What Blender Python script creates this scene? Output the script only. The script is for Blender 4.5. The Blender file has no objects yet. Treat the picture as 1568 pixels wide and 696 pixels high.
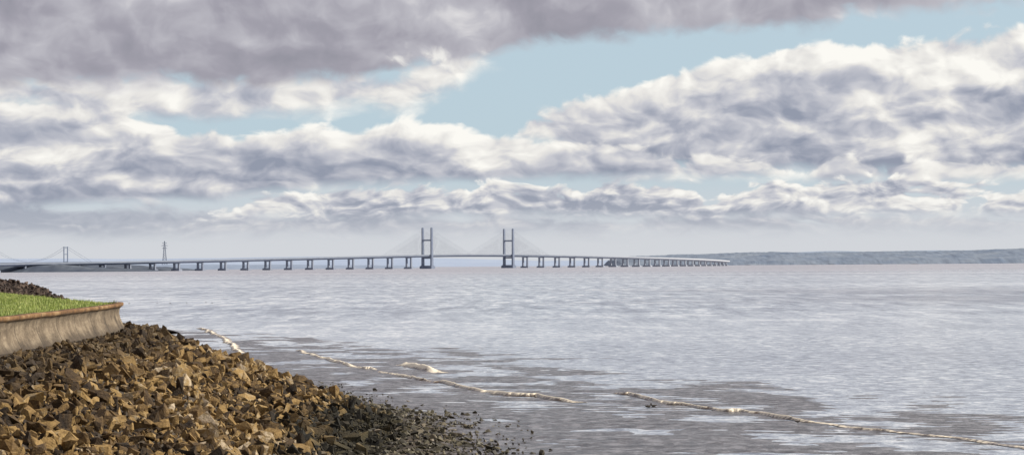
import bpy, bmesh, math, random
import numpy as np
from mathutils import Vector, Matrix
random.seed(3); rng=np.random.default_rng(7)
scene=bpy.context.scene
def lin(c): return tuple((x/12.92 if x<=0.04045 else ((x+0.055)/1.055)**2.4) for x in c)
def srgb(r,g,b): return lin((r/255,g/255,b/255))
# ---------------------------------------------------------------- node expression helper
class E:
    def __init__(s,nt,sock): s.nt=nt; s.s=sock
    def _m(s,op,*a,clamp=False):
        n=s.nt.nodes.new('ShaderNodeMath'); n.operation=op; n.use_clamp=clamp
        for i,x in enumerate((s,)+a):
            if isinstance(x,E): s.nt.links.new(x.s,n.inputs[i])
            else: n.inputs[i].default_value=float(x)
        return E(s.nt,n.outputs[0])
    def __add__(s,o): return s._m('ADD',o)
    __radd__=__add__
    def __sub__(s,o): return s._m('SUBTRACT',o)
    def __rsub__(s,o): return (s*-1.0)+o
    def __mul__(s,o): return s._m('MULTIPLY',o)
    __rmul__=__mul__
    def __truediv__(s,o): return s._m('DIVIDE',o)
    def clamp(s): return s._m('ADD',0.0,clamp=True)
    def abs(s): return s._m('ABSOLUTE')
    def pow(s,o): return s._m('POWER',o)
    def max(s,o): return s._m('MAXIMUM',o)
    def min(s,o): return s._m('MINIMUM',o)
    def ss(s,a,b):
        n=s.nt.nodes.new('ShaderNodeMapRange'); n.interpolation_type='SMOOTHSTEP'
        s.nt.links.new(s.s,n.inputs['Value']); n.inputs['From Min'].default_value=a; n.inputs['From Max'].default_value=b
        return E(s.nt,n.outputs['Result'])
def comb(nt,x,y,z=0.0):
    n=nt.nodes.new('ShaderNodeCombineXYZ')
    for i,v in enumerate((x,y,z)):
        if isinstance(v,E): nt.links.new(v.s,n.inputs[i])
        else: n.inputs[i].default_value=v
    return E(nt,n.outputs[0])
def noise(nt,vec,scale,detail=5,rough=0.5,dist=0.0,lac=2.0,dim='3D'):
    n=nt.nodes.new('ShaderNodeTexNoise'); n.noise_dimensions=dim; nt.links.new(vec.s,n.inputs['Vector'])
    n.inputs['Scale'].default_value=scale; n.inputs['Detail'].default_value=detail
    n.inputs['Roughness'].default_value=rough; n.inputs['Distortion'].default_value=dist
    n.inputs['Lacunarity'].default_value=lac
    return E(nt,n.outputs[0])
def voro(nt,vec,scale,detail=2,rough=0.5):
    n=nt.nodes.new('ShaderNodeTexVoronoi'); n.voronoi_dimensions='2D'; n.feature='F1'; n.normalize=True; nt.links.new(vec.s,n.inputs['Vector'])
    n.inputs['Scale'].default_value=scale; n.inputs['Detail'].default_value=detail
    n.inputs['Roughness'].default_value=rough
    return E(nt,n.outputs['Distance'])
def fcurve(nt,t,pts):
    n=nt.nodes.new('ShaderNodeFloatCurve'); nt.links.new(t.s,n.inputs['Value'])
    c=n.mapping.curves[0]
    pts=sorted(pts)
    c.points[0].location=pts[0]; c.points[1].location=pts[-1]
    for p in pts[1:-1]: c.points.new(*p)
    for p in c.points: p.handle_type='AUTO_CLAMPED'
    n.mapping.update()
    return E(nt,n.outputs[0])
def mixc(nt,f,a,b,mode='MIX'):
    n=nt.nodes.new('ShaderNodeMix'); n.data_type='RGBA'; n.blend_type=mode
    for i,v in ((0,f),(6,a),(7,b)):
        if isinstance(v,E): nt.links.new(v.s,n.inputs[i])
        elif i==0: n.inputs[0].default_value=v
        else: n.inputs[i].default_value=(*v[:3],1)
    return E(nt,n.outputs[2])
def ramp(nt,f,stops):
    n=nt.nodes.new('ShaderNodeValToRGB'); nt.links.new(f.s,n.inputs[0]); r=n.color_ramp
    r.elements[0].position=stops[0][0]; r.elements[0].color=(*stops[0][1],1)
    r.elements[1].position=stops[-1][0]; r.elements[1].color=(*stops[-1][1],1)
    for p,c in stops[1:-1]:
        e=r.elements.new(p); e.color=(*c,1)
    return E(nt,n.outputs[0])
# ---------------------------------------------------------------- sky
SUN_EL=math.radians(36); SUN_AZ=math.radians(82)   # azimuth from +Y (view direction) toward +X
world=bpy.data.worlds.new("World"); scene.world=world; world.use_nodes=True
world.cycles.sampling_method='NONE'
nt=world.node_tree; nt.nodes.clear()
out=nt.nodes.new('ShaderNodeOutputWorld'); bg=nt.nodes.new('ShaderNodeBackground'); nt.links.new(bg.outputs[0],out.inputs[0])
bg.inputs[1].default_value=0.1
sky=nt.nodes.new('ShaderNodeTexSky'); sky.sky_type='NISHITA'; sky.sun_disc=False
sky.sun_elevation=SUN_EL; sky.sun_rotation=SUN_AZ; sky.air_density=1.0; sky.dust_density=1.0
tc=nt.nodes.new('ShaderNodeTexCoord'); sp=nt.nodes.new('ShaderNodeSeparateXYZ'); nt.links.new(tc.outputs['Generated'],sp.inputs[0])
X,Y,Z=[E(nt,sp.outputs[i]) for i in range(3)]
u=X._m('ARCTAN2',Y)*34.4
v=Z._m('ARCSINE')*34.4
t=((u+8.0)*(1/16.0)).clamp()
def cpts(l,flip=True):   # (azimuth, elevation) table for the cloud band heights
    return [(((x-784)/100+8)/16,(404-y)/100/5) for x,y in l]
def edge(l): return fcurve(nt,t,cpts(l))*5.0
vc=v.min(6.0)
vv=v*2.7-vc*vc*0.2
P=comb(nt,u,vv,0.0)
w1=noise(nt,P,0.8,2,0.5,dim='2D')-0.5
w2=noise(nt,comb(nt,u+31.0,vv+11.0),0.9,3,0.5,dim='2D')-0.5
def H(du,dv,f=1.0,det=6,vd=2.5,vw=0.52):
    Q=comb(nt,(u+w1*0.7+du)*f,(vv+w2*0.7+dv*1.8)*f)
    a=noise(nt,Q,0.75,det,0.55,dim='2D')
    b=voro(nt,Q,1.4,vd,0.5)
    return a+(0.33-b)*vw
Ha=H(0,0); La=Ha-H(0.13,0.17,1.0,4,1.5)
Hl=H(3.3,5.1,1.9,5,2,0.6); Ll=Hl-H(3.3+0.07,5.1+0.09,1.9,4,1.5,0.6)
Hm=Hl*0.6+Ha*0.8-0.2
broad=noise(nt,comb(nt,u*0.55,vv*1.0),0.7,2,0.5,dim='2D')-0.5
nish=E(nt,sky.outputs[0])
COL=[(0.0,srgb(147,154,171)),(0.25,srgb(172,176,189)),(0.5,srgb(201,202,209)),(0.72,srgb(230,228,225)),(1.0,srgb(252,250,244))]
def scale(c,k):
    n=nt.nodes.new('ShaderNodeVectorMath'); n.operation='SCALE'; nt.links.new(c.s,n.inputs[0]); n.inputs['Scale'].default_value=k
    return E(nt,n.outputs[0])
HAZE=tuple(x*10 for x in srgb(210,213,218))
blue=mixc(nt,0.85,nish,tuple(x*10 for x in srgb(189,210,223)))
hz=(1.0-v.ss(0.2,1.7))
base=mixc(nt,hz,blue,HAZE)
def layer(prev,top,bot,amp,soft,bamp,bsoft,k,topgain,depth,bias,cover=1.0,H_=None,L_=None):
    H_=H_ or Ha; L_=L_ or La
    T=edge(top); B=edge(bot)
    s=T-v+(H_-0.45)*amp
    q=v-B+(H_-0.5)*bamp
    al=s.ss(0.0,soft)*q.ss(-bsoft,bsoft)*cover
    sh=L_*k+bias+(1.0-(s*(1.0/depth)).clamp())*topgain+broad*1.0
    c=ramp(nt,sh.clamp(),COL)
    return mixc(nt,al,prev,scale(c,10.0))
def const(y): return [(-16,y),(1584,y)]
# big cumulus on the right
c=layer(base,[(-16,404),(700,300),(790,200),(830,172),(900,150),(1000,128),(1100,100),(1200,85),(1350,78),(1584,55)],
        [(-16,290),(780,215),(900,235),(1100,262),(1300,270),(1584,270)],0.8,0.13,0.4,0.14,1.7,0.42,0.9,0.44)
# long middle bank
c=layer(c,[(-16,148),(100,152),(200,172),(330,198),(500,196),(600,184),(700,200),(800,204),(960,222),(1100,250),(1584,255)],
        [(-16,312),(300,300),(500,286),(800,274),(1000,274),(1200,278),(1584,280)],0.8,0.13,0.30,0.12,1.7,0.50,0.6,0.35)
# thin white bank under the grey deck
c=layer(c,[(-16,100),(240,118),(600,105),(700,80),(745,90),(790,130),(830,380),(1584,404)],
        [(-16,165),(200,180),(300,178),(480,168),(620,166),(700,125),(760,90),(1584,60)],0.7,0.22,0.6,0.18,1.4,0.2,0.6,0.60)
# low rows of distant cumulus
c=layer(c,[(-16,306),(250,308),(330,318),(1584,336)],[(-16,352),(400,350),(1584,345)],0.4,0.16,0.2,0.10,0.8,0.12,0.3,0.10,0.85,Hm,Ll)
c=layer(c,[(-16,352),(250,345),(340,325),(390,302),(460,292),(600,286),(760,282),(900,282),(1060,282),(1085,310),(1110,298),(1200,282),(1360,282),(1400,302),(1584,300)],
        const(331),0.9,0.12,0.3,0.14,1.8,0.40,0.3,0.38,1.0,Hm,Ll)
c=layer(c,[(-16,342),(200,342),(400,334),(700,334),(1000,338),(1584,338)],const(358),0.3,0.14,0.2,0.14,0.8,0.2,0.3,0.30,0.5,Hm,Ll)
c=mixc(nt,(1.0-v.ss(0.15,1.4))*0.42,c,HAZE)
# high grey deck (rises overhead)
T2=edge([(-16,150),(100,142),(200,135),(400,130),(520,124),(600,114),(680,100),(760,88),(830,72),(1000,60),(1200,56),(1300,44),(1450,30),(1584,20)])
q=v-T2+(Ha-0.5)*0.7
al=q.ss(-0.05,0.24)
g=(broad*1.2+La*0.9+0.40+(1.0-q.ss(0.0,0.5))*0.14+u.ss(3.0,8.0)*0.2+(1.0-(u+6.3).abs().ss(0.2,1.6))*v.ss(2.9,3.9)*0.2).clamp()
gc=ramp(nt,g,[(0.0,srgb(145,145,156)),(0.35,srgb(162,160,171)),(0.65,srgb(188,187,195)),(1.0,srgb(234,232,232))])
c=mixc(nt,al,c,scale(gc,10.0))
def puff(prev,px,py,rx,ry):
    dx=(u-(px-784)/100+w1*0.5)*(1/rx); dy=(v-(404-py)/100)*(1/ry)
    r=(dx*dx+dy*dy).pow(0.5)
    a=(0.85-r+(Hl-0.5)*3.0).ss(0.0,1.2)*0.7
    cc=ramp(nt,(Ll*2.5+0.75).clamp(),COL)
    return mixc(nt,a,prev,scale(cc,10.0))
c=puff(c,672,90,0.70,0.22)
nt.links.new(c.s,bg.inputs[0])
sun=bpy.data.lights.new("sun","SUN"); sun.energy=5.0; sun.angle=math.radians(0.5); sun.color=(1,0.93,0.82)
so=bpy.data.objects.new("sun",sun); scene.collection.objects.link(so)
sd=Vector((math.sin(SUN_AZ)*math.cos(SUN_EL),math.cos(SUN_AZ)*math.cos(SUN_EL),math.sin(SUN_EL)))
so.rotation_euler=sd.to_track_quat('Z','Y').to_euler()
# ---------------------------------------------------------------- camera
cam=bpy.data.cameras.new("camera"); co=bpy.data.objects.new("camera",cam); scene.collection.objects.link(co); scene.camera=co
cam.lens=79; cam.sensor_width=36; cam.clip_end=90000; cam.clip_start=1
M=Matrix.Rotation(math.radians(90+0.944),4,'X')@Matrix.Rotation(-0.007,4,'Z')
co.matrix_world=Matrix.Translation((0,0,12))@M
scene.view_settings.view_transform='Standard'; scene.view_settings.look='None'; scene.view_settings.exposure=0
# ---------------------------------------------------------------- mesh helpers
class MB:
    def __init__(s): s.v=[]; s.f=[]
    def box(s,c,a,b,cz,top=1.0):
        c=Vector(c);a=Vector(a);b=Vector(b);cz=Vector(cz); i=len(s.v)
        for k,sc in ((-1,1.0),(1,top)):
            for x,y in ((-1,-1),(1,-1),(1,1),(-1,1)): s.v.append(c+a*x*sc+b*y*sc+cz*k)
        s.f+=[(i,i+3,i+2,i+1),(i+4,i+5,i+6,i+7)]+[(i+j,i+(j+1)%4,i+4+(j+1)%4,i+4+j) for j in range(4)]
    def tube(s,p,q,r,n=4,r2=None):
        p=Vector(p);q=Vector(q);d=(q-p).normalized(); r2=r if r2 is None else r2
        a=d.orthogonal().normalized(); b=d.cross(a); i=len(s.v)
        for pt,rr in ((p,r),(q,r2)):
            for k in range(n):
                an=2*math.pi*k/n; s.v.append(pt+(a*math.cos(an)+b*math.sin(an))*rr)
        s.f+=[(i+k,i+(k+1)%n,i+n+(k+1)%n,i+n+k) for k in range(n)]
        s.f+=[tuple(i+k for k in range(n))[::-1],tuple(i+n+k for k in range(n))]
    def loft(s,pts,rad,n=10):
        i=len(s.v)
        for k,(p,r) in enumerate(zip(pts,rad)):
            p=Vector(p); d=(Vector(pts[min(k+1,len(pts)-1)])-Vector(pts[max(k-1,0)])).normalized()
            sd_=Vector((0,1,0)) if abs(d.y)<0.9 else Vector((1,0,0))
            a=d.cross(sd_).normalized(); b=d.cross(a)
            ra,rb=(r if isinstance(r,tuple) else (r,r))
            for j in range(n):
                an=2*math.pi*j/n; s.v.append(p+a*math.cos(an)*ra+b*math.sin(an)*rb)
        for k in range(len(pts)-1):
            for j in range(n): s.f.append((i+k*n+j,i+k*n+(j+1)%n,i+(k+1)*n+(j+1)%n,i+(k+1)*n+j))
        s.f+=[tuple(range(i,i+n))[::-1],tuple(range(i+(len(pts)-1)*n,i+len(pts)*n))]
    def obj(s,name,mat,parent=None,smooth=False):
        me=bpy.data.meshes.new(name); me.from_pydata([tuple(x) for x in s.v],[],s.f); me.update()
        o=bpy.data.objects.new(name,me); scene.collection.objects.link(o)
        if mat: me.materials.append(mat)
        if smooth: me.polygons.foreach_set('use_smooth',[True]*len(me.polygons))
        if parent: o.parent=parent
        return o
def npobj(name,V,F,mat,smooth=False,parent=None):
    me=bpy.data.meshes.new(name); V=np.asarray(V,dtype=np.float32); F=np.asarray(F,dtype=np.int32); n=F.shape[1]
    me.vertices.add(len(V)); me.vertices.foreach_set('co',V.ravel())
    me.loops.add(F.size); me.loops.foreach_set('vertex_index',F.ravel())
    me.polygons.add(len(F)); me.polygons.foreach_set('loop_start',np.arange(0,F.size,n,dtype=np.int32))
    me.polygons.foreach_set('use_smooth',np.full(len(F),smooth))
    me.update(calc_edges=True); me.validate()
    o=bpy.data.objects.new(name,me); scene.collection.objects.link(o); me.materials.append(mat)
    if parent: o.parent=parent
    return o
def empty(name):
    o=bpy.data.objects.new(name,None); scene.collection.objects.link(o); return o
def vnoise(x,y,seed=0):
    xi=np.floor(x).astype(np.int64); yi=np.floor(y).astype(np.int64); fx=x-xi; fy=y-yi
    def h(a,b):
        n=(a*374761393+b*668265263+seed*1442695041)&0xffffffff
        n=((n^(n>>13))*1274126177)&0xffffffff
        return ((n^(n>>16))&0xffff)/65535.0
    fx=fx*fx*(3-2*fx); fy=fy*fy*(3-2*fy)
    return (h(xi,yi)*(1-fx)+h(xi+1,yi)*fx)*(1-fy)+(h(xi,yi+1)*(1-fx)+h(xi+1,yi+1)*fx)*fy
def fbm(x,y,o=4,seed=0):
    r=0;a=0.5
    for k in range(o): r=r+a*vnoise(x*2**k,y*2**k,seed+k*11); a*=0.5
    return r
def newmat(name):
    m=bpy.data.materials.new(name); m.use_nodes=True; nt=m.node_tree
    b=nt.nodes['Principled BSDF']; return m,nt,b
def objco(nt):
    g=nt.nodes.new('ShaderNodeNewGeometry'); return E(nt,g.outputs['Position']),g
def sep(nt,v):
    n=nt.nodes.new('ShaderNodeSeparateXYZ'); nt.links.new(v.s,n.inputs[0]); return [E(nt,n.outputs[i]) for i in range(3)]
def bump(nt,b,h,dist,strength=1.0):
    n=nt.nodes.new('ShaderNodeBump'); nt.links.new(h.s,n.inputs['Height']); n.inputs['Distance'].default_value=dist
    if isinstance(strength,E): nt.links.new(strength.s,n.inputs['Strength'])
    else: n.inputs['Strength'].default_value=strength
    nt.links.new(n.outputs[0],b.inputs['Normal'])
def simple(name,c1,c2,scale_,rough=0.9,det=4,sx=1,sy=1,sz=1,far=None):
    m,nt,b=newmat(name); p,_=objco(nt); x,y,z=sep(nt,p)
    n=noise(nt,comb(nt,x*sx,y*sy,z*sz),scale_,det,0.6)
    c=ramp(nt,n,[(0.3,c1),(0.7,c2)])
    if far: c=mixc(nt,y.ss(far[0],far[1])*0.85,c,far[2])  # haze and sunlit far stretch painted as a paler colour with distance
    nt.links.new(c.s,b.inputs['Base Color']); b.inputs['Roughness'].default_value=rough
    b.inputs['Specular IOR Level'].default_value=0.2
    return m
# ---------------------------------------------------------------- coast shape
wall=np.array([(-26.2,40),(-26.6,90),(-27.1,120),(-27.5,145),(-28.0,158),(-28.9,165.5),(-30.9,172),(-36,186),(-46,216),(-58,252),(-74,300),(-92,345),(-140,430)],float)
for _ in range(2):
    q=[wall[0]]
    for a,b in zip(wall[:-1],wall[1:]): q+= [a*0.75+b*0.25,a*0.25+b*0.75]
    q.append(wall[-1]); wall=np.array(q)
def sdist(x,y):
    best=np.full(x.shape,1e9); sg=np.zeros(x.shape)
    for a,b in zip(wall[:-1],wall[1:]):
        d=b-a; L=d@d; tt=np.clip(((x-a[0])*d[0]+(y-a[1])*d[1])/L,0,1)
        px=x-(a[0]+tt*d[0]); py=y-(a[1]+tt*d[1]); dd=np.hypot(px,py)
        s=np.sign(d[1]*px-d[0]*py); m=dd<best
        best=np.where(m,dd,best); sg=np.where(m,s,sg)
    return best*sg
def gz(x,y):
    d=sdist(x,y)
    wob=(fbm(x*0.09,y*0.05,3,5)-0.45)*5*np.clip(d/12,0,1)
    dd=d+wob
    z=np.interp(dd,[-60,-20,-0.25,-0.24,0.2,2.0,18,21,26,34,46,60,72,100,140],[9.6,9.45,9.3,7.0,7.55,7.35,0.95,0.55,0.09,0.04,0.02,0.0,-0.06,-0.3,-0.9])
    z=z+np.where(dd>0.5,(fbm(x*0.6,y*0.6,3,9)-0.45)*np.interp(dd,[0.5,4,18,28,36],[0.2,0.5,0.5,0.12,0.0]),0)
    z=z+np.where(d<-0.3,(fbm(x*0.35,y*0.35,3,19)-0.45)*0.22,0)
    wr=fbm(x*0.06,y*0.06,3,61)*14
    z=z+np.where(dd>24,(fbm(x*0.18+y*0.03+3,y*0.15,5,31)-0.47)*0.30+(fbm(x*1.1,y*0.8,3,35)-0.45)*0.05+np.sin((y+x*0.25+wr)*2.1)*0.02,0)
    return z,dd
xs=np.concatenate([np.arange(-160,-70,2.0),np.arange(-70,60,0.4),np.arange(60,160,3)])
ys=np.concatenate([np.arange(40,250,0.4),np.arange(250,560,1.4)])
gx,gy=np.meshgrid(xs,ys); z,dd=gz(gx.ravel(),gy.ravel())
V=np.c_[gx.ravel(),gy.ravel(),z]; nx,ny=len(xs),len(ys)
ii=(np.arange(ny-1)[:,None]*nx+np.arange(nx-1)[None,:]).ravel()
F=np.c_[ii,ii+1,ii+nx+1,ii+nx]
m,nt,b=newmat("shore_ground"); p,_=objco(nt); x,y,zz=sep(nt,p)
n1=noise(nt,p,0.9,5,0.6); n2=noise(nt,p,0.12,3,0.5); n3=noise(nt,p,5.0,3,0.6)
grass=ramp(nt,(n1*0.55+n2*0.25+n3*0.2),[(0.35,(0.10,0.14,0.028)),(0.5,(0.21,0.27,0.055)),(0.66,(0.36,0.38,0.13))])
soil=ramp(nt,n1,[(0.3,(0.022,0.017,0.012)),(0.7,(0.085,0.062,0.038))])
nm_=noise(nt,comb(nt,x*0.8,y*0.6,1.0),1.0,6,0.75)
mud=ramp(nt,nm_,[(0.38,(0.024,0.021,0.020)),(0.49,(0.085,0.078,0.078)),(0.61,(0.25,0.24,0.25))])
cc=mixc(nt,zz.ss(0.22,0.6),mud,soil); cc=mixc(nt,zz.ss(8.6,8.9),cc,grass)
nt.links.new(cc.s,b.inputs['Base Color'])
r=0.22+zz.ss(0.1,0.6)*0.66; nt.links.new(r.s,b.inputs['Roughness']); bump(nt,b,n3+n1+nm_,0.14,0.9)
npobj("ground",V,F,m,True)
# ---------------------------------------------------------------- sea wall
def offs(path,o):
    T=np.gradient(path,axis=0); T/=np.linalg.norm(T,axis=1)[:,None]; N=np.c_[T[:,1],-T[:,0]]; return path+N*o
seg=np.r_[0,np.cumsum(np.hypot(*np.diff(wall,axis=0).T))]; L=seg[-1]; ss=np.arange(0,L,0.6)
wp=np.c_[np.interp(ss,seg,wall[:,0]),np.interp(ss,seg,wall[:,1])]
prof=[(0.75,6.6),(0.62,7.4),(0.36,7.85),(0.16,8.3),(0.07,8.7),(0.12,9.0),(0.28,9.17),(0.38,9.22),(0.40,9.38),(0.32,9.43),(-0.28,9.43),(-0.3,8.6)]
V=[];F=[]
jit=(fbm(ss*0.8,ss*0+2,3,3)-0.45)
drop=np.interp(wp[:,1],[168,176],[0,0.28])
for k,(o,zp) in enumerate(prof):
    q=offs(wp,o); dz=jit*(0.07 if zp>9.1 else 0.0)-(drop if zp>8.9 else 0)
    V.append(np.c_[q,zp+dz+0*q[:,0]])
n=len(wp); V=np.concatenate(V)
for k in range(len(prof)-1):
    i=np.arange(n-1)+k*n; F.append(np.c_[i,i+1,i+n+1,i+n])
m,nt,b=newmat("wall_concrete"); p,_=objco(nt); x,y,zz=sep(nt,p)
n1=noise(nt,p,0.7,6,0.65); n2=noise(nt,comb(nt,x*1.2,y*0.35,zz*1.6),1.0,5,0.6); n3=noise(nt,p,7,4,0.65)
face=ramp(nt,n1*0.4+n2*0.3+n3*0.3,[(0.38,(0.065,0.047,0.030)),(0.5,(0.19,0.145,0.095)),(0.62,(0.34,0.275,0.19))])
cap=ramp(nt,n1,[(0.3,(0.07,0.032,0.015)),(0.5,(0.21,0.11,0.04)),(0.7,(0.36,0.24,0.12))])
cc=mixc(nt,(zz+(n1-0.5)*0.5).ss(9.12,9.25),face,cap)
low=(1.0-(zz+(n1-0.5)*0.9).ss(7.5,8.2))*0.75
cc=mixc(nt,low,cc,(0.05,0.037,0.025))
jy=(y*(1/6.1))._m('FRACT'); jn=(jy-0.5).abs().ss(0.484,0.494)*0.8
cc=mixc(nt,jn,cc,(0.03,0.025,0.02))
nt.links.new(cc.s,b.inputs['Base Color']); b.inputs['Roughness'].default_value=0.9; bump(nt,b,n1+n3*0.7-jn*0.6,0.08,0.8)
npobj("sea_wall",V,np.concatenate(F),m,True)
# ---------------------------------------------------------------- rocks
def rockshapes(k,npts=12):
    res=[]
    for i in range(k):
        bm=bmesh.new(); r=np.random.default_rng(100+i); ay=r.uniform(0.5,0.85); az=r.uniform(0.25,0.52)
        for j in range(npts):
            p=r.uniform(-1,1,3); p=p/np.max(np.abs(p))**0.7; p=p*np.array([1.15,ay,az])
            bm.verts.new(p*0.5)
        h=bmesh.ops.convex_hull(bm,input=bm.verts)
        bmesh.ops.delete(bm,geom=[g for g in h['geom_interior'] if isinstance(g,bmesh.types.BMVert)],context='VERTS')
        bmesh.ops.triangulate(bm,faces=bm.faces); bm.verts.index_update()
        bmesh.ops.recalc_face_normals(bm,faces=bm.faces)
        res.append((np.array([v.co[:] for v in bm.verts]),np.array([[v.index for v in f.verts] for f in bm.faces]))); bm.free()
    return res
shapes=rockshapes(28)
def scatter(name,pos,size,mat,lift=0.1,flat=1.0):
    Vs=[];Fs=[];off=0
    kind=rng.integers(0,len(shapes),len(pos))
    for k in range(len(shapes)):
        idx=np.where(kind==k)[0]
        if len(idx)==0: continue
        sv,sf=shapes[k]; n=len(idx)
        q=rng.normal(size=(n,4)); q[:,1:3]*=0.7; q/=np.linalg.norm(q,axis=1)[:,None]
        w,x,y,z_=q.T
        R=np.stack([1-2*(y*y+z_*z_),2*(x*y-z_*w),2*(x*z_+y*w),2*(x*y+z_*w),1-2*(x*x+z_*z_),2*(y*z_-x*w),2*(x*z_-y*w),2*(y*z_+x*w),1-2*(x*x+y*y)],-1).reshape(n,3,3)
        pv=np.einsum('nij,vj->nvi',R,sv)*size[idx][:,None,None]*np.array([1,1,flat])
        pv=pv+pos[idx][:,None,:]; pv[:,:,2]+=(size[idx]*lift)[:,None]
        Vs.append(pv.reshape(-1,3)); Fs.append((sf[None]+(off+np.arange(n)*len(sv))[:,None,None]).reshape(-1,3)); off+=n*len(sv)
    return npobj(name,np.concatenate(Vs),np.concatenate(Fs),mat)
m,nt,b=newmat("armour_rock"); p,g=objco(nt); x,y,zz=sep(nt,p)
ri=E(nt,g.outputs['Random Per Island']); n1=noise(nt,p,2.6,5,0.65); nb=noise(nt,p,0.11,3,0.5); n3=noise(nt,p,9,4,0.7)
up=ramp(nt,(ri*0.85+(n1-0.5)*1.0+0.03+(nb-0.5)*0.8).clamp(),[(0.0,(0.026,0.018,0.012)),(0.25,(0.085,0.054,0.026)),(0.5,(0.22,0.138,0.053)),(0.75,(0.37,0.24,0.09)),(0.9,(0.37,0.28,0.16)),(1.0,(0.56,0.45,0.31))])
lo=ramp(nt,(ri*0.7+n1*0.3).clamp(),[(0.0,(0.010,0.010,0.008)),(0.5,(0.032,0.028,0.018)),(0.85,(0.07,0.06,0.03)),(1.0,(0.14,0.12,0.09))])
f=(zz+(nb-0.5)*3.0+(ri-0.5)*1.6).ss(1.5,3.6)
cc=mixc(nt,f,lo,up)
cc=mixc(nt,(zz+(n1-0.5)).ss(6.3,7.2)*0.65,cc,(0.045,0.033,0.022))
nt.links.new(cc.s,b.inputs['Base Color']); b.inputs['Roughness'].default_value=0.85; b.inputs['Specular IOR Level'].default_value=0.3
bump(nt,b,n1+n3*0.6,0.14,1.0)
N=250000
px=rng.uniform(-75,8,N); py=rng.uniform(72,300,N); z,dd=gz(px,py)
keep=(dd>0.9)&(dd<20.0)&(rng.uniform(size=N)<np.interp(py,[160,220],[0.64,0.3])); px,py,z,dd=px[keep],py[keep],z[keep],dd[keep]
size=np.clip(rng.lognormal(-0.90,0.46,len(px)),0.18,1.3)*np.interp(dd,[0.9,3,16,20],[0.45,0.95,1.0,0.6])*np.interp(py,[160,220],[1,1.35])
print("rocks",len(px))
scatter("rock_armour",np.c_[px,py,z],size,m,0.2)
N=80000
px=rng.uniform(-45,12,N); py=rng.uniform(110,300,N); z,dd=gz(px,py)
dens=np.interp(dd,[15,17,22,26,31],[0.3,1,0.9,0.35,0.0])*(0.25+0.75*(fbm(px*0.25,py*0.15,3,77)>np.interp(dd,[19,25,30],[0.1,0.42,0.60])))
keep=(dd>15)&(rng.uniform(size=N)<dens); px,py,z=px[keep],py[keep],z[keep]
size=np.clip(rng.lognormal(-1.35,0.42,len(px)),0.10,0.8)
m,nt,b=newmat("cobble"); p,g=objco(nt); ri=E(nt,g.outputs['Random Per Island']); n1=noise(nt,p,0.25,4,0.6)
cc=ramp(nt,(ri*0.6+n1*0.5).clamp(),[(0.1,(0.016,0.014,0.011)),(0.45,(0.045,0.038,0.022)),(0.7,(0.10,0.085,0.042)),(0.9,(0.19,0.15,0.10)),(1.0,(0.28,0.24,0.19))])
nt.links.new(cc.s,b.inputs['Base Color']); b.inputs['Roughness'].default_value=0.6
print("cobbles",len(px))
scatter("beach_cobbles",np.c_[px,py,z],size,m,0.1,0.8)
# rock bank beyond the grass
N=14000
px=rng.uniform(-130,-70,N); py=rng.uniform(318,400,N)
def bank(x,y):
    return np.interp(x+(fbm(x*0.1,y*0.1,3,4)-0.45)*6,[-130,-94,-83,-70],[12.8,11.0,8.6,1.5])*np.clip(np.minimum((y-312)/22,(415-y)/20),0,1)
xs=np.arange(-170,-60,1.5); ys=np.arange(310,420,1.5); gx,gy=np.meshgrid(xs,ys); zb=bank(gx,gy)-0.4
nx,ny=len(xs),len(ys); ii=(np.arange(ny-1)[:,None]*nx+np.arange(nx-1)[None,:]).ravel()
mb_,nt,b=newmat("bank_rock"); p,g=objco(nt); ri=E(nt,g.outputs['Random Per Island']); n1=noise(nt,p,0.6,4,0.6)
cc=ramp(nt,(ri*0.5+n1*0.5).clamp(),[(0.2,(0.022,0.015,0.012)),(0.6,(0.07,0.046,0.033)),(0.9,(0.15,0.105,0.075))]); nt.links.new(cc.s,b.inputs['Base Color']); b.inputs['Roughness'].default_value=0.9
core=npobj("core",np.c_[gx.ravel(),gy.ravel(),zb.ravel()],np.c_[ii,ii+1,ii+nx+1,ii+nx],mb_,True)
ro=scatter("rock_bank",np.c_[px,py,bank(px,py)],np.clip(rng.lognormal(-0.3,0.35,N),0.4,1.6),mb_,0.0)
core.parent=ro
# grass blades
N=90000
px=rng.uniform(-62,-26,N); py=rng.uniform(85,255,N); z,dd=gz(px,py); d0=sdist(px,py)
keep=(d0<0.02)&(d0>-16); keep&=(d0<-0.25)|(rng.uniform(size=N)<0.3)
px,py,z,d0=px[keep],py[keep],z[keep],d0[keep]; z=np.where((d0>-0.3),9.42-np.interp(py,[168,176],[0,0.28]),z); n=len(px)
hh=rng.uniform(0.06,0.22,n)*(0.4+fbm(px*0.5,py*0.5,3,8)*1.5); an=rng.uniform(0,2*np.pi,n); wv=rng.uniform(0.015,0.04,n)
dx=np.cos(an)*wv; dy=np.sin(an)*wv; lx=rng.normal(0,0.05,n); ly=rng.normal(0,0.05,n)
V=np.stack([np.c_[px-dx,py-dy,z-0.03],np.c_[px+dx,py+dy,z-0.03],np.c_[px+lx,py+ly,z+hh]],1).reshape(-1,3)
m,nt,b=newmat("grass_blades"); p,g=objco(nt); ri=E(nt,g.outputs['Random Per Island']); n1=noise(nt,p,0.3,4,0.6)
cc=ramp(nt,(ri*0.45+n1*0.9-0.15),[(0.2,(0.13,0.19,0.035)),(0.5,(0.29,0.36,0.07)),(0.8,(0.50,0.49,0.20))]); nt.links.new(cc.s,b.inputs['Base Color']); b.inputs['Roughness'].default_value=0.7
npobj("grass",V,np.arange(n*3).reshape(-1,3),m)
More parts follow.
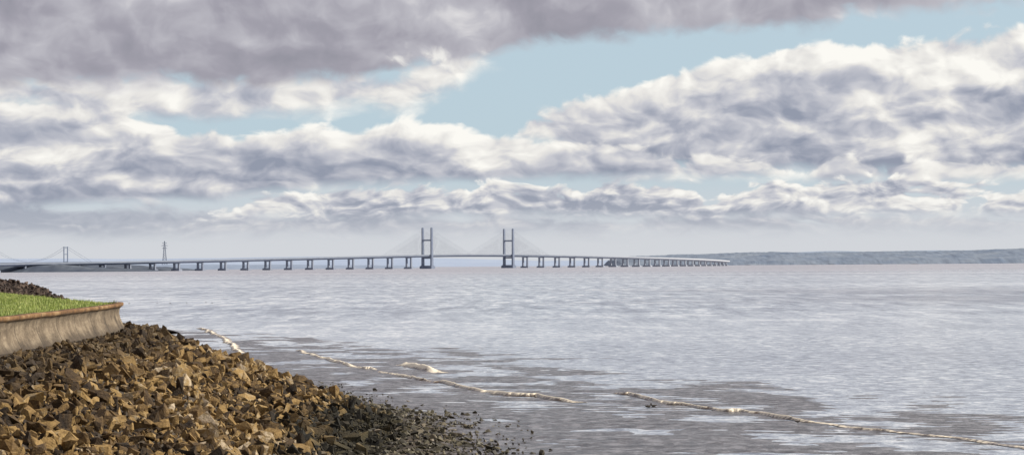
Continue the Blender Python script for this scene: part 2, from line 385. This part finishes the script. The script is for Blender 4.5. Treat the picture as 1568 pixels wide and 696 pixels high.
# ---------------------------------------------------------------- water
m,nt,b=newmat("estuary_water"); p,_=objco(nt); x,y,zz=sep(nt,p)
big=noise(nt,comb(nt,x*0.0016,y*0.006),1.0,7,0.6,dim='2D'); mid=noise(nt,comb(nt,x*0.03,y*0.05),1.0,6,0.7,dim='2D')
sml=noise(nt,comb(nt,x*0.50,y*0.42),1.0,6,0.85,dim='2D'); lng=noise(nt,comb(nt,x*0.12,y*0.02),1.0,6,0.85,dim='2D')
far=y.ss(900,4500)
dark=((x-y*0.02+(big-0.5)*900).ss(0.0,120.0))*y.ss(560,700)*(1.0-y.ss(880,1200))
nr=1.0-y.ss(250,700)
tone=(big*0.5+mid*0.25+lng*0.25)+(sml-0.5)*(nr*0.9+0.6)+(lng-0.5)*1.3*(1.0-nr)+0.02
cc=ramp(nt,tone,[(0.26,(0.10,0.12,0.17)),(0.40,(0.24,0.275,0.34)),(0.52,(0.39,0.44,0.51)),(0.64,(0.61,0.655,0.71)),(0.78,(0.88,0.90,0.92))])  # near-white streaks and dark flecks: water glints painted into the base colour
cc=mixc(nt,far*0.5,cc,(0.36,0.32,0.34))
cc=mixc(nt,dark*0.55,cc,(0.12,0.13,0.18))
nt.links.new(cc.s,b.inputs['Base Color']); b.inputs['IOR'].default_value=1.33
rr=0.10+mid*0.12+far*0.15; nt.links.new(rr.s,b.inputs['Roughness'])
st=(mid.ss(0.35,0.65)*0.45+0.2+dark*0.5)
bump(nt,b,sml*1.0+mid*1.2,0.32,st.clamp())
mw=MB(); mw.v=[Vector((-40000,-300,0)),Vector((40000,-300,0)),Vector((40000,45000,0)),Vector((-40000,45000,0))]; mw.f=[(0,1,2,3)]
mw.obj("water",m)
# surf lines: low breaking ripples with foam
m,nt,b=newmat("surf"); p,_=objco(nt); x,y,zz=sep(nt,p); n1=noise(nt,p,1.6,5,0.75); n2=noise(nt,comb(nt,x*0.15,y*0.15),1.0,3,0.6)
foam=(n1*0.9+n2*0.7+zz*1.0).ss(0.82,1.02)
cc=mixc(nt,foam,(0.11,0.075,0.052),(0.86,0.77,0.61)); nt.links.new(cc.s,b.inputs['Base Color'])
r=0.2+foam*0.6; nt.links.new(r.s,b.inputs['Roughness']); bump(nt,b,n1,0.1,0.6)
def surf(pts,h,w):
    pts=np.array(pts,float); sg=np.r_[0,np.cumsum(np.hypot(*np.diff(pts,axis=0).T))]; s_=np.arange(0,sg[-1],0.3)
    pa=np.c_[np.interp(s_,sg,pts[:,0]),np.interp(s_,sg,pts[:,1])]
    k=np.ones(41)/41; pad=np.pad(pa,((20,20),(0,0)),mode='edge'); pa=np.c_[np.convolve(pad[:,0],k,'valid'),np.convolve(pad[:,1],k,'valid')]
    sd_=int(abs(pts[0,0]*10))
    pa[:,1]+= (fbm(s_*0.12,s_*0+1,4,sd_)-0.45)*8+(fbm(s_*0.9,s_*0+1,3,sd_+5)-0.45)*1.2
    taper=np.clip(np.minimum(s_,s_[-1]-s_)/6,0,1)*np.clip(fbm(s_*0.16,s_*0+5,4,sd_+2)*3.6-0.7,0.15,1.3)
    V=[];cr=[(-0.5,-0.06),(-0.3,0.35),(-0.1,0.9),(0.0,1.0),(0.2,0.7),(0.55,0.25),(1.0,-0.06)]
    for o,zc in cr: V.append(np.c_[offs(pa,-o*w)*1.0,zc*h*taper+0.04])
    n=len(pa); V=np.concatenate(V); F=[]
    for j in range(len(cr)-1):
        i=np.arange(n-1)+j*n; F.append(np.c_[i,i+1,i+n+1,i+n])
    return V,np.concatenate(F)
par=empty("surf_line")
for k,(pts,h,w) in enumerate([
    ([(-62,440),(-59.8,434),(-47,368),(-40,325),(-37,309)],0.22,0.9),
    ([(-31,322),(-21.2,276),(-13.2,247),(-5.4,221),(0.4,206),(6.4,191)],0.22,0.75),
    ([(8.9,210),(15.4,186),(22.9,169),(27.9,156),(32.8,144),(40,130)],0.19,0.6),
    ([(-13.8,274),(-11,262),(-8.3,249)],0.44,1.5)]):
    V,F=surf(pts,h,w); npobj("crest_%d"%(k+1),V,F,m,True,par)
# ---------------------------------------------------------------- distant land
def land(name,x0,x1,y0,y1,nx,ny,hf,mat):
    gx,gy=np.meshgrid(np.linspace(x0,x1,nx),np.linspace(y0,y1,ny)); z=hf(gx,gy)
    ii=(np.arange(ny-1)[:,None]*nx+np.arange(nx-1)[None,:]).ravel()
    return npobj(name,np.c_[gx.ravel(),gy.ravel(),z.ravel()],np.c_[ii,ii+1,ii+nx+1,ii+nx],mat,False)
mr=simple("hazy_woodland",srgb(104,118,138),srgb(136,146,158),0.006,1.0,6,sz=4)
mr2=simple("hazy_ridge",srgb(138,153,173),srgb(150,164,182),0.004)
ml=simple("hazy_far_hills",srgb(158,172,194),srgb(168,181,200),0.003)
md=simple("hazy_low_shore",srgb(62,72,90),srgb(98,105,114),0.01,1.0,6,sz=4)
def hr(x,y):
    e=np.interp(x,[560,600,680,1200,1500,1700,2200,2800,6000],[0,34,58,64,70,66,72,78,86])
    return e*np.clip((y-11950)/900,0,1)**0.5*(0.80+0.38*fbm(x*0.002,y*0.001,4,2))+15*(fbm(x*0.02,y*0.02,3,6)-0.5)*(e>5)-1
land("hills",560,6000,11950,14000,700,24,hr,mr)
def hr2(x,y):
    e=np.interp(x,[300,900,2000,2600,3400,4200,8000],[20,46,86,100,92,116,120]); return e*np.clip((y-15500)/800,0,1)**0.6*(0.8+0.35*fbm(x*0.0012,y*0.001,4,22))
land("hills",300,8000,15500,18000,400,14,hr2,mr2)
def hl(x,y):
    e=np.interp(x,[-9000,-3800,-2600,-1400,-700,200,1500],[85,80,74,86,72,40,34]); return e*np.clip((y-15000)/1000,0,1)**0.6*(0.8+0.35*fbm(x*0.0012,y*0.001,4,12))
land("hills",-9000,1800,15000,18000,500,14,hl,ml)
def hs(x,y):
    e=np.interp(x,[-3500,-1500,-1250,-1080,-1000],[26,23,19,9,0]); return e*np.clip((y-6150)/60,0,1)*(0.6+0.8*fbm(x*0.008,y*0.004,4,42))+6*(fbm(x*0.05,y*0.05,2,46)-0.5)*(e>2)-1
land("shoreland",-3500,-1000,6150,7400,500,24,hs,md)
def hs2(x,y):
    e=np.interp(x,[-4000,-1500,-900,-500,-420],[26,22,16,10,0]); return e*np.clip((y-9300)/120,0,1)*(0.6+0.8*fbm(x*0.006,y*0.004,4,52))-1
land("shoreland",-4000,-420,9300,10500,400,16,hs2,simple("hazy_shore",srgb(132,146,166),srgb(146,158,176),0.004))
# ---------------------------------------------------------------- cable-stayed bridge
def heading(s): return math.radians(np.interp(s,[-3000,700,2700,4000],[37,37,11.5,11]))
S=np.arange(-2400,2700,14.0)
i0=int(np.argmin(abs(S)))
cx=np.zeros(len(S)); cy=np.zeros(len(S)); cx[i0]=-287+0.6*S[i0]; cy[i0]=7600+0.8*S[i0]
for i in range(i0+1,len(S)): h=heading(S[i]-7); cx[i]=cx[i-1]+math.sin(h)*14; cy[i]=cy[i-1]+math.cos(h)*14
for i in range(i0-1,-1,-1): h=heading(S[i]+7); cx[i]=cx[i+1]-math.sin(h)*14; cy[i]=cy[i+1]-math.cos(h)*14
def dz(s): return float(np.interp(s,[-2400,-1840,-1372,-700,0,228,456,950,1600,2300,2900,3300],[18,22,26,35,45,46.5,45.5,40,32,24,16,14]))
dzs=np.array([dz(s) for s in S]); kk=np.ones(31)/31; dzs=np.convolve(np.pad(dzs,15,mode='edge'),kk,'valid')
def P3(s): return np.interp(s,S,cx),np.interp(s,S,cy),np.interp(s,S,dzs)
def frame(s):
    h=heading(s); return Vector((math.sin(h),math.cos(h),0)),Vector((math.cos(h),-math.sin(h),0))
FAR=(7900,9400,srgb(186,191,200))  # pale tint: haze and the sunlit right viaduct put into the bridge colours
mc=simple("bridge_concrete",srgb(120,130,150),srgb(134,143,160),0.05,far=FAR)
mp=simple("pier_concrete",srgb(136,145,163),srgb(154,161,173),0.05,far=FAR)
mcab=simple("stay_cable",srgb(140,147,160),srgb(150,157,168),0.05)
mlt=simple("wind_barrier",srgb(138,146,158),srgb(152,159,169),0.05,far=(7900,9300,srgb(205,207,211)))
br=empty("cable_stayed_bridge")
V=[];sec=[(-17,0),(-17,-1.6),(-8,-6.0),(8,-6.0),(17,-1.6),(17,0)]
for i,s in enumerate(S):
    T,Nn=frame(s)
    for o,zz_ in sec: V.append((cx[i]+Nn.x*o,cy[i]+Nn.y*o,dzs[i]+zz_))
F=[]
for i in range(len(S)-1):
    for j in range(6): F.append((i*6+j,i*6+(j+1)%6,(i+1)*6+(j+1)%6,(i+1)*6+j))
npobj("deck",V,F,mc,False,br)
for nm,o in (("wind_barrier_1",-16.7),("wind_barrier_2",16.7)):
    V=[]
    for i,s in enumerate(S):
        T,Nn=frame(s)
        for oo,zz_ in ((o-0.15,0.003),(o+0.15,0.003),(o+0.15,3.0),(o-0.15,3.0)): V.append((cx[i]+Nn.x*oo,cy[i]+Nn.y*oo,dzs[i]+zz_))
    F=[]
    for i in range(len(S)-1):
        for j in range(4): F.append((i*4+j,i*4+(j+1)%4,(i+1)*4+(j+1)%4,(i+1)*4+j))
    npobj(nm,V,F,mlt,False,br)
U=Vector((0,0,1))
pm=MB()
for s in [-98*k for k in range(1,24)]+[456+98*k for k in range(1,23)]:
    x,y,zt=P3(s); T,Nn=frame(s); c=Vector((x,y,0)); zt-=6.0
    pm.box(c+U*1.5,T*6.5,Nn*17,U*3.5)
    pm.box(c+U*5.6,T*5,Nn*15.5,U*0.6)
    for o in (-9.5,9.5): pm.box(c+Nn*o+U*(6.2+(zt-2.0-6.2)/2),T*2.6,Nn*3.2,U*((zt-2.0-6.2)/2),0.85)
    pm.box(c+U*(zt-1.1),T*3.0,Nn*13.0,U*0.9)
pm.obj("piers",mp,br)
tm=MB(); cab=MB()
for s0 in (0,456):
    x,y,zt=P3(s0); T,Nn=frame(s0); c=Vector((x,y,0))
    tm.box(c+U*3.5,T*10,Nn*26,U*5.0); tm.box(c+U*9.5,T*8,Nn*23.5,U*1.0)
    for o in (-19.5,19.5):
        tm.box(c+Nn*o+U*(10.5+17),T*5.0,Nn*3.0,U*17.0,0.95)
        tm.box(c+Nn*o+U*(44.5+46),T*4.7,Nn*2.6,U*46,0.82)
        tm.box(c+Nn*o+U*137.6,T*3.2,Nn*1.7,U*1.1)
    tm.box(c+U*36,T*3.5,Nn*16.4,U*2.4); tm.box(c+U*96,T*3.0,Nn*16.6,U*2.6)
    for o in (-17.3,17.3):
        for sg in (-1,1):
            for k in range(1,21):
                d=12+k*10.6; xa,ya,za=P3(s0+sg*d); _,N2=frame(s0+sg*d)
                top=c+Nn*(o*1.1)+U*(62+k*3.5)
                cab.tube((xa+N2.x*o*0.98,ya+N2.y*o*0.98,za+0.5),top,0.21,3)
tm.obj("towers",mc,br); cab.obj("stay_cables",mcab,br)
# ---------------------------------------------------------------- far suspension bridge
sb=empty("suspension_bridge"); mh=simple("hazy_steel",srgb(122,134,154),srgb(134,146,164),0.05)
tb=MB(); D=13500.; bx=-2682.
T=Vector((0.62,-0.78,0)).normalized(); Nn=Vector((0.78,0.62,0))
t1=Vector((bx,D,0)); t2=t1-T*988
for c in (t1,t2):
    for o in (-12,12): tb.box(c+Nn*o+U*68,T*2.2,Nn*2.6,U*70)
    for h in (48,92,134): tb.box(c+U*h,T*1.6,Nn*9.4,U*2)
tb.obj("towers",mh,sb)
dk=MB(); dk.box(t1-T*494+U*44,T*900,Nn*13,U*1.6)
for k in range(-4,6): dk.box(t1-T*494+T*(k*190-60)+U*20,T*2,Nn*9,U*22)
dk.obj("deck",mh,sb)
cb=MB()
def cabpt(s):
    if 0<=s<=988: z_=138-88*(1-((s-494)/494)**2)
    elif s<0: z_=138+s*(92/305.)
    else: z_=138-(s-988)*(92/305.)
    return t1-T*s+U*max(z_,45)
ssv=list(range(-305,1294,26))
for a,b_ in zip(ssv[:-1],ssv[1:]):
    for o in (-12,12): cb.tube(cabpt(a)+Nn*o,cabpt(b_)+Nn*o,0.6,4)
cb.obj("main_cables",mh,sb)
# transmission tower
pt=MB(); c=Vector((-1856,12000,0))
def hw(z): return np.interp(z,[0,60,120,150],[16,8,4.2,1.2])
lv=[0,18,36,52,66,80,93,105,116,126,138,150]
for a,b_ in zip(lv[:-1],lv[1:]):
    ca=[c+Vector((i*hw(a),j*hw(a),a)) for i,j in ((-1,-1),(1,-1),(1,1),(-1,1))]; cbb=[c+Vector((i*hw(b_),j*hw(b_),b_)) for i,j in ((-1,-1),(1,-1),(1,1),(-1,1))]
    for k in range(4):
        pt.tube(ca[k],cbb[k],0.8,4); pt.tube(ca[k],cbb[(k+1)%4],0.45,3); pt.tube(ca[(k+1)%4],cbb[k],0.45,3); pt.tube(cbb[k],cbb[(k+1)%4],0.45,3)
for z_,w in ((112,13),(126,17),(140,12)):
    for sg in (-1,1):
        pt.tube(c+Vector((0,0,z_+3)),c+Vector((sg*w,0,z_)),0.8,3); pt.tube(c+Vector((0,0,z_-2)),c+Vector((sg*w,0,z_)),0.6,3); pt.tube(c+Vector((sg*w,0,z_)),c+Vector((sg*w,0,z_-4)),0.4,3)
pt.obj("transmission_tower",mh)
# ---------------------------------------------------------------- birds
mbird=simple("bird_plumage",(0.03,0.028,0.025),(0.12,0.10,0.08),12)
def duck(x,y,rot,sc=1.0):
    b=MB()
    b.loft([(-.34,0,.16),(-.27,0,.14),(-.15,0,.11),(0,0,.09),(.13,0,.10),(.20,0,.13)],[(.01,.02),(.04,.06),(.085,.11),(.10,.125),(.08,.095),(.03,.03)],12)
    b.loft([(.12,0,.12),(.17,0,.20),(.19,0,.27)],[.055,.035,.032],10)
    b.loft([(.14,0,.29),(.17,0,.30),(.22,0,.295),(.25,0,.285)],[.02,.047,.042,.018],10)
    b.loft([(.245,0,.285),(.29,0,.275),(.32,0,.27)],[(.014,.02),(.009,.018),(.004,.01)],8)
    zg=float(gz(np.array([float(x)]),np.array([float(y)]))[0][0]) if y<500 else 0.0
    o=b.obj("duck",mbird,None,True); o.location=(x,y,max(0,zg)); o.rotation_euler=(0,0,rot); o.scale=(sc,)*3
duck(11.3,188,0.2); duck(11.75,188.6,3.3,0.95)
def wader(x,y,rot,sc=1.0):
    b=MB()
    b.loft([(-.20,0,.22),(-.12,0,.21),(-.03,0,.20),(.06,0,.215),(.11,0,.24)],[(.008,.02),(.035,.045),(.058,.062),(.05,.055),(.02,.02)],12)
    b.loft([(.08,0,.235),(.12,0,.28),(.13,0,.31)],[.03,.02,.018],8)
    b.loft([(.105,0,.32),(.13,0,.328),(.165,0,.32)],[.012,.03,.012],8)
    b.loft([(.16,0,.32),(.21,0,.31),(.255,0,.295)],[.007,.005,.003],6)
    for yy in (-.02,.02):
        b.tube((0,yy,.16),(.01,yy,.08),.006,5); b.tube((.01,yy,.08),(-.005,yy,-.01),.005,5); b.tube((-.005,yy,0),(.04,yy,0),.004,4)
    zg=float(gz(np.array([x]),np.array([float(y)]))[0][0])
    o=b.obj("wading_bird",mbird,None,True); o.location=(x,y,max(0,zg)); o.rotation_euler=(0,0,rot); o.scale=(sc,)*3
wader(21.0,166,0.1,1.2)
for i,(x,y) in enumerate([(-117,740),(-113,742),(-108,745),(-102,748),(-99,741),(-126,739)]): duck(x,y,random.uniform(0,6),1.0)
